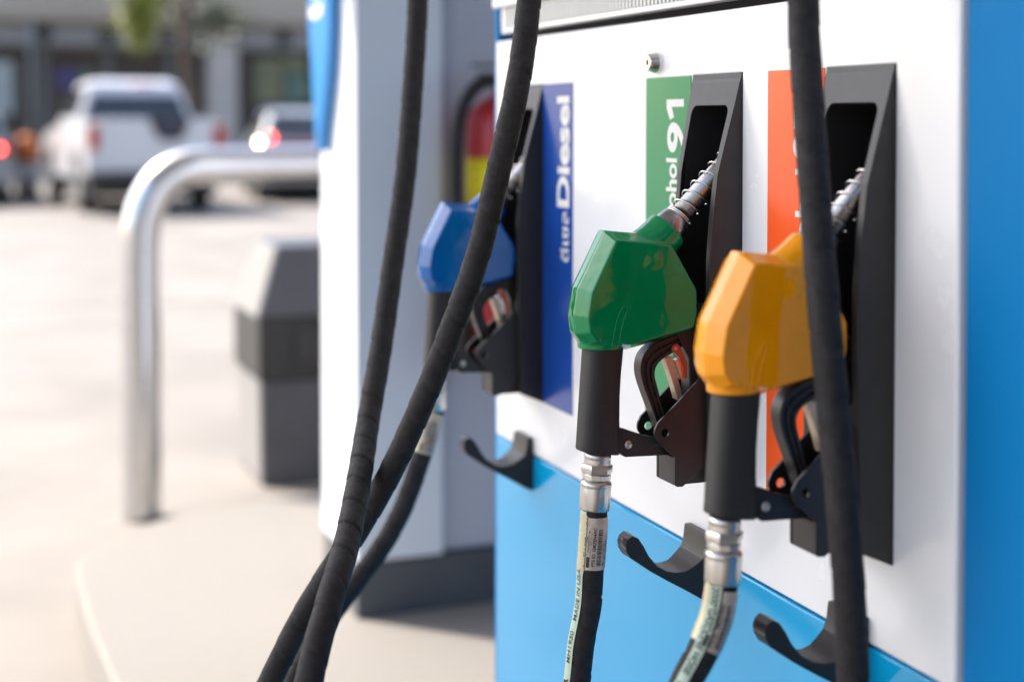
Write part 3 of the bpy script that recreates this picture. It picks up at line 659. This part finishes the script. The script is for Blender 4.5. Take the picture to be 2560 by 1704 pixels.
# ------------------------------------------------------------------ vehicles (built at origin, rear at y = 0, nose to +y)
def wheel(x, y, r, par, side):
    t = lathe('wheel', (x - 0.11, y, r), (1, 0, 0), [(0, r * 0.55), (0.01, r * 0.9), (0.03, r), (0.19, r), (0.21, r * 0.9), (0.22, r * 0.55)], M['tyre'], par, seg=24)
    lathe('rim', (x + side * 0.105, y, r), (side, 0, 0), [(0, r * 0.58), (0.012, r * 0.55), (0.004, r * 0.2), (0.02, 0.001)], M['mull'], t, seg=16)
def make_pickup():
    root = thing('pickup_truck', 'white double cab pickup seen from behind with a black plate on its tailgate', 'pickup truck')
    W = 0.91
    def side(P, x0, x1, nm, m, par, bev=0.03): return prism(nm, P, x0, x1, m, par, axis='x', bevel=bev)
    low = [(0.06, 0.62), (0.06, 1.32), (1.55, 1.34), (1.56, 1.30), (3.75, 1.24), (4.75, 1.12), (5.15, 0.98), (5.2, 0.55), (4.75, 0.48), (4.68, 0.75), (4.5, 0.90), (4.2, 0.95), (3.9, 0.90), (3.72, 0.75), (3.66, 0.48), (1.62, 0.48), (1.55, 0.75), (1.36, 0.90), (1.08, 0.95), (0.8, 0.90), (0.62, 0.75), (0.55, 0.55)]
    body = side(low, -W, W, 'body', M['car_white'], root, 0.04)
    cab = loft('cab', [[(x * W * 0.90 - 0.0, y, 1.28) for x, y in ((-1, 1.58), (1, 1.58), (1, 3.75), (-1, 3.75))], [(x * W * 0.86, y, 1.45) for x, y in ((-1, 1.62), (1, 1.62), (1, 3.5), (-1, 3.5))],
                       [(x * W * 0.70, y, 1.90) for x, y in ((-1, 1.78), (1, 1.78), (1, 3.0), (-1, 3.0))], [(x * W * 0.58, y, 1.98) for x, y in ((-1, 1.95), (1, 1.95), (1, 2.85), (-1, 2.85))]], M['car_white'], root, smooth=False, bevel=0.03)
    def quad(nm, P, m, par, th=0.02): 
        a, b, c, d = [Vector(p) for p in P]; n = (b - a).cross(d - a).normalized() * th
        return pyd(nm, [a, b, c, d, a + n, b + n, c + n, d + n], [(0, 1, 2, 3), (7, 6, 5, 4), (0, 4, 5, 1), (1, 5, 6, 2), (2, 6, 7, 3), (3, 7, 4, 0)], m, par)
    quad('rear_window', [(-W * .78, 1.575, 1.38), (W * .78, 1.575, 1.38), (W * .66, 1.665, 1.73), (-W * .66, 1.665, 1.73)], M['car_glass'], root, 0.03)
    for s in (-1, 1):
        for y0, y1 in ((1.86, 2.55), (2.63, 3.28)):
            quad('side_window', [(s * W * .875, y0, 1.42), (s * W * .875, y1 + (0.1 if y1 > 3 else 0), 1.42), (s * W * .735, y1 - (0.22 if y1 > 3 else 0), 1.83), (s * W * .735, y0 + 0.06, 1.83)], M['car_glass'], root, s * 0.02)
        quad('tail_lamp', [(s * (W - 0.155), 0.03, 0.95), (s * (W - 0.005), 0.03, 0.95), (s * (W - 0.005), 0.03, 1.29), (s * (W - 0.155), 0.03, 1.29)], M['lamp_red'], root, 0.025)
        for yy in (1.1, 4.2): wheel(s * (W - 0.13), yy, 0.37, root, s)
    tg = box('tailgate', -W + 0.16, W - 0.16, 0.01, 0.058, 0.64, 1.38, M['car_white'], root, bevel=0.02)
    prism('black_plate', [(-0.13, 1.379), (0.44, 1.379), (0.33, 1.10), (0.25, 1.06), (0.10, 1.06), (0.0, 1.10)], -0.012, 0.008, M['black_smooth'], tg, bevel=0.004)
    lathe('badge', (0.16, -0.012, 1.22), (0, -1, 0), [(0, 0.065), (0.01, 0.06), (0.012, 0.001)], M['purple'], tg, seg=24)
    lathe('stop_lamp', (-0.03, 1.80, 1.88), (1, 0, 0), [(0, 0.03), (0.3, 0.03)], M['lamp_red'], cab, seg=10)
    bp_ = box('bumper', -W - 0.01, W + 0.01, -0.10, 0.05, 0.46, 0.62, M['bin_dark'], root, bevel=0.03)
    box('number_plate', -0.2, 0.2, -0.112, -0.102, 0.52, 0.62, M['print_white'], bp_)
    box('underbody', -W + 0.08, W - 0.08, 0.2, 4.9, 0.28, 0.50, M['dark'], root)
    return root
pk = make_pickup(); p0 = at(362, 480, 20.9); pk.location = (p0.x - 0.08, 20.2, 0); pk.scale = (1.02, 1, 0.955); pk.rotation_euler.z = D2R(3.0)

def make_car(paint, label, lit=True):
    root = thing('parked_car', label, 'car', (0, 0, 0), 'cars parked near the shop')
    W = 0.86
    low = [(0.0, 0.45), (-0.02, 0.75), (0.05, 1.00), (0.55, 1.05), (3.3, 1.0), (4.1, 0.86), (4.35, 0.6), (4.3, 0.3), (3.85, 0.28), (3.72, 0.55), (3.5, 0.66), (3.28, 0.55), (3.15, 0.28), (1.18, 0.28), (1.06, 0.55), (0.82, 0.66), (0.6, 0.55), (0.46, 0.28), (0.1, 0.3)]
    prism('body', low, -W, W, paint, root, axis='x', bevel=0.05)
    loft('greenhouse', [[(x * W * 0.95, y, 1.02) for x, y in ((-1, 0.12), (1, 0.12), (1, 3.2), (-1, 3.2))], [(x * W * 0.80, y, 1.38) for x, y in ((-1, 0.45), (1, 0.45), (1, 2.6), (-1, 2.6))], [(x * W * 0.70, y, 1.48) for x, y in ((-1, 0.75), (1, 0.75), (1, 2.3), (-1, 2.3))]], paint, root, smooth=False, bevel=0.04)
    V = [(-W * .78, 0.145, 1.09), (W * .78, 0.145, 1.09), (W * .70, 0.43, 1.39), (-W * .70, 0.43, 1.39)]; V2 = [(x, y - 0.02, z) for x, y, z in V]
    loft('rear_window', [V, V2], M['car_glass'], root, smooth=False)
    for s in (-1, 1):
        box('tail_lamp', min(s * W * .98, s * W * .60), max(s * W * .98, s * W * .60), -0.04, 0.06, 0.80, 0.95, M['lamp_red'], root, bevel=0.01)
        for yy in (0.82, 3.5): wheel(s * (W - 0.11), yy, 0.31, root, s)
        prism('side_window', [(0.5, 1.09), (2.85, 1.07), (2.4, 1.36), (0.75, 1.36)], s * W * .84, s * W * .90, M['car_glass'], root, axis='x')
    box('light_bar', -W * .59, W * .59, -0.035, 0.06, 0.83, 0.94, M['lamp_red'], root, bevel=0.01)
    box('bumper', -W, W, -0.1, 0.02, 0.32, 0.62, paint, root, bevel=0.03)
    box('underbody', -W + 0.08, W - 0.08, 0.15, 4.2, 0.18, 0.32, M['dark'], root)
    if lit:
        lathe('brake_lamp', (-W * .80, -0.045, 1.03), (0, -1, 0), [(0, 0.045), (0.01, 0.04), (0.012, 0.001)], M['red_glow'], root, seg=14)  # red glint made as glowing disc; the copied car's is a lit brake lamp
    return root
c1 = make_car(M['car_silver'], 'silver car with glowing red and white rear glints right of the pickup')
c1.location = (0, 0, 0)
lathe('reverse_lamp', (-0.86, -0.05, 0.955), (0, -1, 0), [(0, 0.026), (0.01, 0.022), (0.012, 0.001)], M['glint_white'], c1, seg=14)  # white sun glint on the car, made as a small glowing disc
c2 = copy_tree(c1); c2['label'] = 'grey car cut off by the left edge with one lit red lamp'
for ch in [k for k in sc.objects if k.parent == c2]:
    if ch.name.startswith(('body', 'greenhouse', 'bumper')):
        ch.data = ch.data.copy(); ch.data.materials.clear(); ch.data.materials.append(M['mull'])
    if ch.name.startswith('reverse_lamp'): bpy.data.objects.remove(ch)
q = at(622, 318, 22.3); c1.location = (q.x + 0.70, 22.3, 0); c1.rotation_euler.z = D2R(-7)
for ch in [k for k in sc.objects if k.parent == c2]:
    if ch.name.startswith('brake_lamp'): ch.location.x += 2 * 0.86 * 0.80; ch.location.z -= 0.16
q = at(2, 345, 23.0); c2.location = (q.x - 0.70, 23.0, 0)

# traffic barrel
q = at(62, 330, 25.0)
tb = thing('traffic_barrel', 'orange topped white traffic barrel left of the pickup', 'traffic barrel', (q.x, 25.0, 0))
lathe('drum', (q.x, 25, 0.10), (0, 0, 1), [(0, 0.19), (0.5, 0.165)], M['barrel_w'], tb, seg=20)
lathe('orange_band', (q.x, 25, 0.601), (0, 0, 1), [(0, 0.168), (0.40, 0.14), (0.44, 0.11), (0.46, 0.03)], M['barrel'], tb, seg=20)
lathe('rubber_foot', (q.x, 25, 0.0), (0, 0, 1), [(0, 0.27), (0.09, 0.22), (0.1, 0.19)], M['tyre'], tb, seg=20)

# ------------------------------------------------------------------ shop building
YB = 38.0
sh = thing('shop_building', 'long grey shopfront with a pale lamp band and dark windows across the car park', 'building', (8, YB, 0))
box('wall', -12, 34, YB + 0.6, YB + 9, 0, 8, M['shop_dark'], sh)
box('fascia', -12, 34, YB - 0.6, YB + 0.58, 3.70, 8.0, M['fascia'], sh)
box('fascia_lip', -12, 34, YB - 0.75, YB - 0.602, 3.80, 3.95, M['fascia'], sh)
lb_ = box('lamp_band', -12, 34, YB - 0.3, YB + 0.58, 3.16, 3.66, M['band'], sh)
for k in range(26):
    lathe('round_lamp', (-11 + k * 1.49, YB - 0.31, 3.42), (0, -1, 0), [(0, 0.21), (0.07, 0.20), (0.08, 0.14), (0.03, 0.001)], M['bin_dark'], lb_, seg=16)
for pxl in (512, -260, 1300):
    q = at(pxl, 200, YB - 0.4); box('pillar', q.x - 0.36, q.x + 0.36, YB - 0.55, YB + 0.57, 0, 3.69 if pxl != 512 else 3.699, M['shop_col'], sh, bevel=0.02)
struct(box('pavement', -12, 34, YB - 3.5, YB + 0.6, 0.0, 0.14, M['shop_col']))
xs_ = [-11.5 + k * 1.55 for k in range(29)]
for i, x in enumerate(xs_[:-1]):
    f = box('window', x, x + 1.50, YB + 0.20, YB + 0.26, 0.35, 3.15, M['mull'], sh)
    m = M['shop_glass']
    box('pane', x + 0.06, x + 1.44, YB + 0.185, YB + 0.198, 0.42, 3.08, m, f)
q0 = at(0, 100, YB).x; q1 = at(30, 100, YB).x
box('blind', q0 - 1.2, q1, YB + 0.10, YB + 0.13, 1.45, 2.75, M['blind'], sh)
def poster(a, b, ya, yb, m):
    p = at(a, yb, YB + 0.1); r = at(b, ya, YB + 0.1)
    box('poster', p.x, r.x, YB + 0.10, YB + 0.13, p.z, r.z, m, sh)
poster(585, 650, 135, 240, M['poster1']); poster(655, 705, 130, 170, M['poster1']); poster(658, 712, 178, 235, M['poster2']); poster(590, 640, 245, 275, M['purple'])
poster(130, 175, 160, 205, M['purple']); poster(180, 215, 165, 215, M['poster2']); poster(720, 770, 140, 230, M['poster1'])
q = at(72, 200, YB - 1); 
lathe('downpipe', (q.x, YB - 0.9, 0.14), (0, 0, 1), [(0, 0.05), (3.6, 0.05)], M['mull'], sh, seg=12)

# ------------------------------------------------------------------ tree in front of the shop
def tree():
    rnd = random.Random(11); b = at(432, 300, 31); bx = b.x
    root = thing('street_tree', 'slim tree with yellow green leaves growing behind the pickup', 'tree', (bx, 31, 0))
    V = []; F = []
    def limb(P, r0, r1):
        pth = Path(P, 0.25); n0 = len(V); sg_ = 10; n = len(pth.p)
        for i in range(n):
            r = r0 + (r1 - r0) * i / (n - 1)
            for k in range(sg_):
                th = 2 * math.pi * k / sg_; V.append(pth.p[i] + (pth.N[i] * math.cos(th) + pth.B[i] * math.sin(th)) * r * (1 + 0.1 * math.sin(3 * th + i)))
        for i in range(n - 1):
            for k in range(sg_): F.append((n0 + i * sg_ + k, n0 + i * sg_ + (k + 1) % sg_, n0 + (i + 1) * sg_ + (k + 1) % sg_, n0 + (i + 1) * sg_ + k))
    limb([(bx, 31, 0), (bx + 0.05, 31, 1.6), (bx - 0.05, 31.05, 3.0), (bx + 0.1, 31, 4.6), (bx, 31, 6.2)], 0.15, 0.05)
    tips = []
    for i in range(13):
        a = rnd.uniform(0, 6.28); z0 = rnd.uniform(2.9, 5.2); L = rnd.uniform(0.9, 1.9)
        e = Vector((bx + L * math.cos(a), 31 + L * math.sin(a), z0 + rnd.uniform(0.3, 1.4))); tips.append(e)
        limb([(bx, 31, z0), (bx + 0.5 * L * math.cos(a), 31 + 0.5 * L * math.sin(a), z0 + 0.35), e], 0.055, 0.015)
    h = at(318, 55, 30.4); hang = Vector(h)
    limb([(bx, 31, 3.1), ((bx + h.x) / 2, 30.7, 3.9), (h.x, 30.4, h.z + 0.5)], 0.05, 0.015)
    pyd('trunk', V, F, M['bark'], root, smooth=True)
    def leaves(clumps, m, n, nm):
        V = []; F = []
        for c, sx, sz, cnt in clumps:
            for _ in range(cnt):
                p = c + Vector((rnd.gauss(0, sx), rnd.gauss(0, sx), rnd.gauss(0, sz))); s = rnd.uniform(0.05, 0.10)
                u = Vector((rnd.gauss(0, 1), rnd.gauss(0, 1), rnd.gauss(0, .6))).normalized(); v = u.orthogonal().normalized()
                k = len(V); V.extend([p - u * s, p + v * s * .5, p + u * s, p - v * s * .5]); F.append((k, k + 1, k + 2, k + 3))
        return pyd(nm, V, F, m, root, fix=False)
    cl = [(hang + Vector((0.05, 0, 0.22)), 0.19, 0.30, 850), (hang + Vector((0.02, 0, -0.18)), 0.13, 0.20, 200), (hang + Vector((0.1, 0, 0.7)), 0.24, 0.25, 300)]
    leaves(cl, M['leaf'], 0, 'crown')
    cl2 = [(t, 0.34, 0.28, 260) for t in tips] + [(Vector((at(500, 45, 31).x, 31, at(500, 45, 31).z)), 0.28, 0.22, 420), (Vector((bx + .3, 31.2, 6.2)), 0.8, 0.7, 1200), (Vector((bx - 1.3, 31.4, 5.6)), 0.7, 0.6, 900)]
    leaves(cl2, M['leaf_dk'], 0, 'crown')
tree()
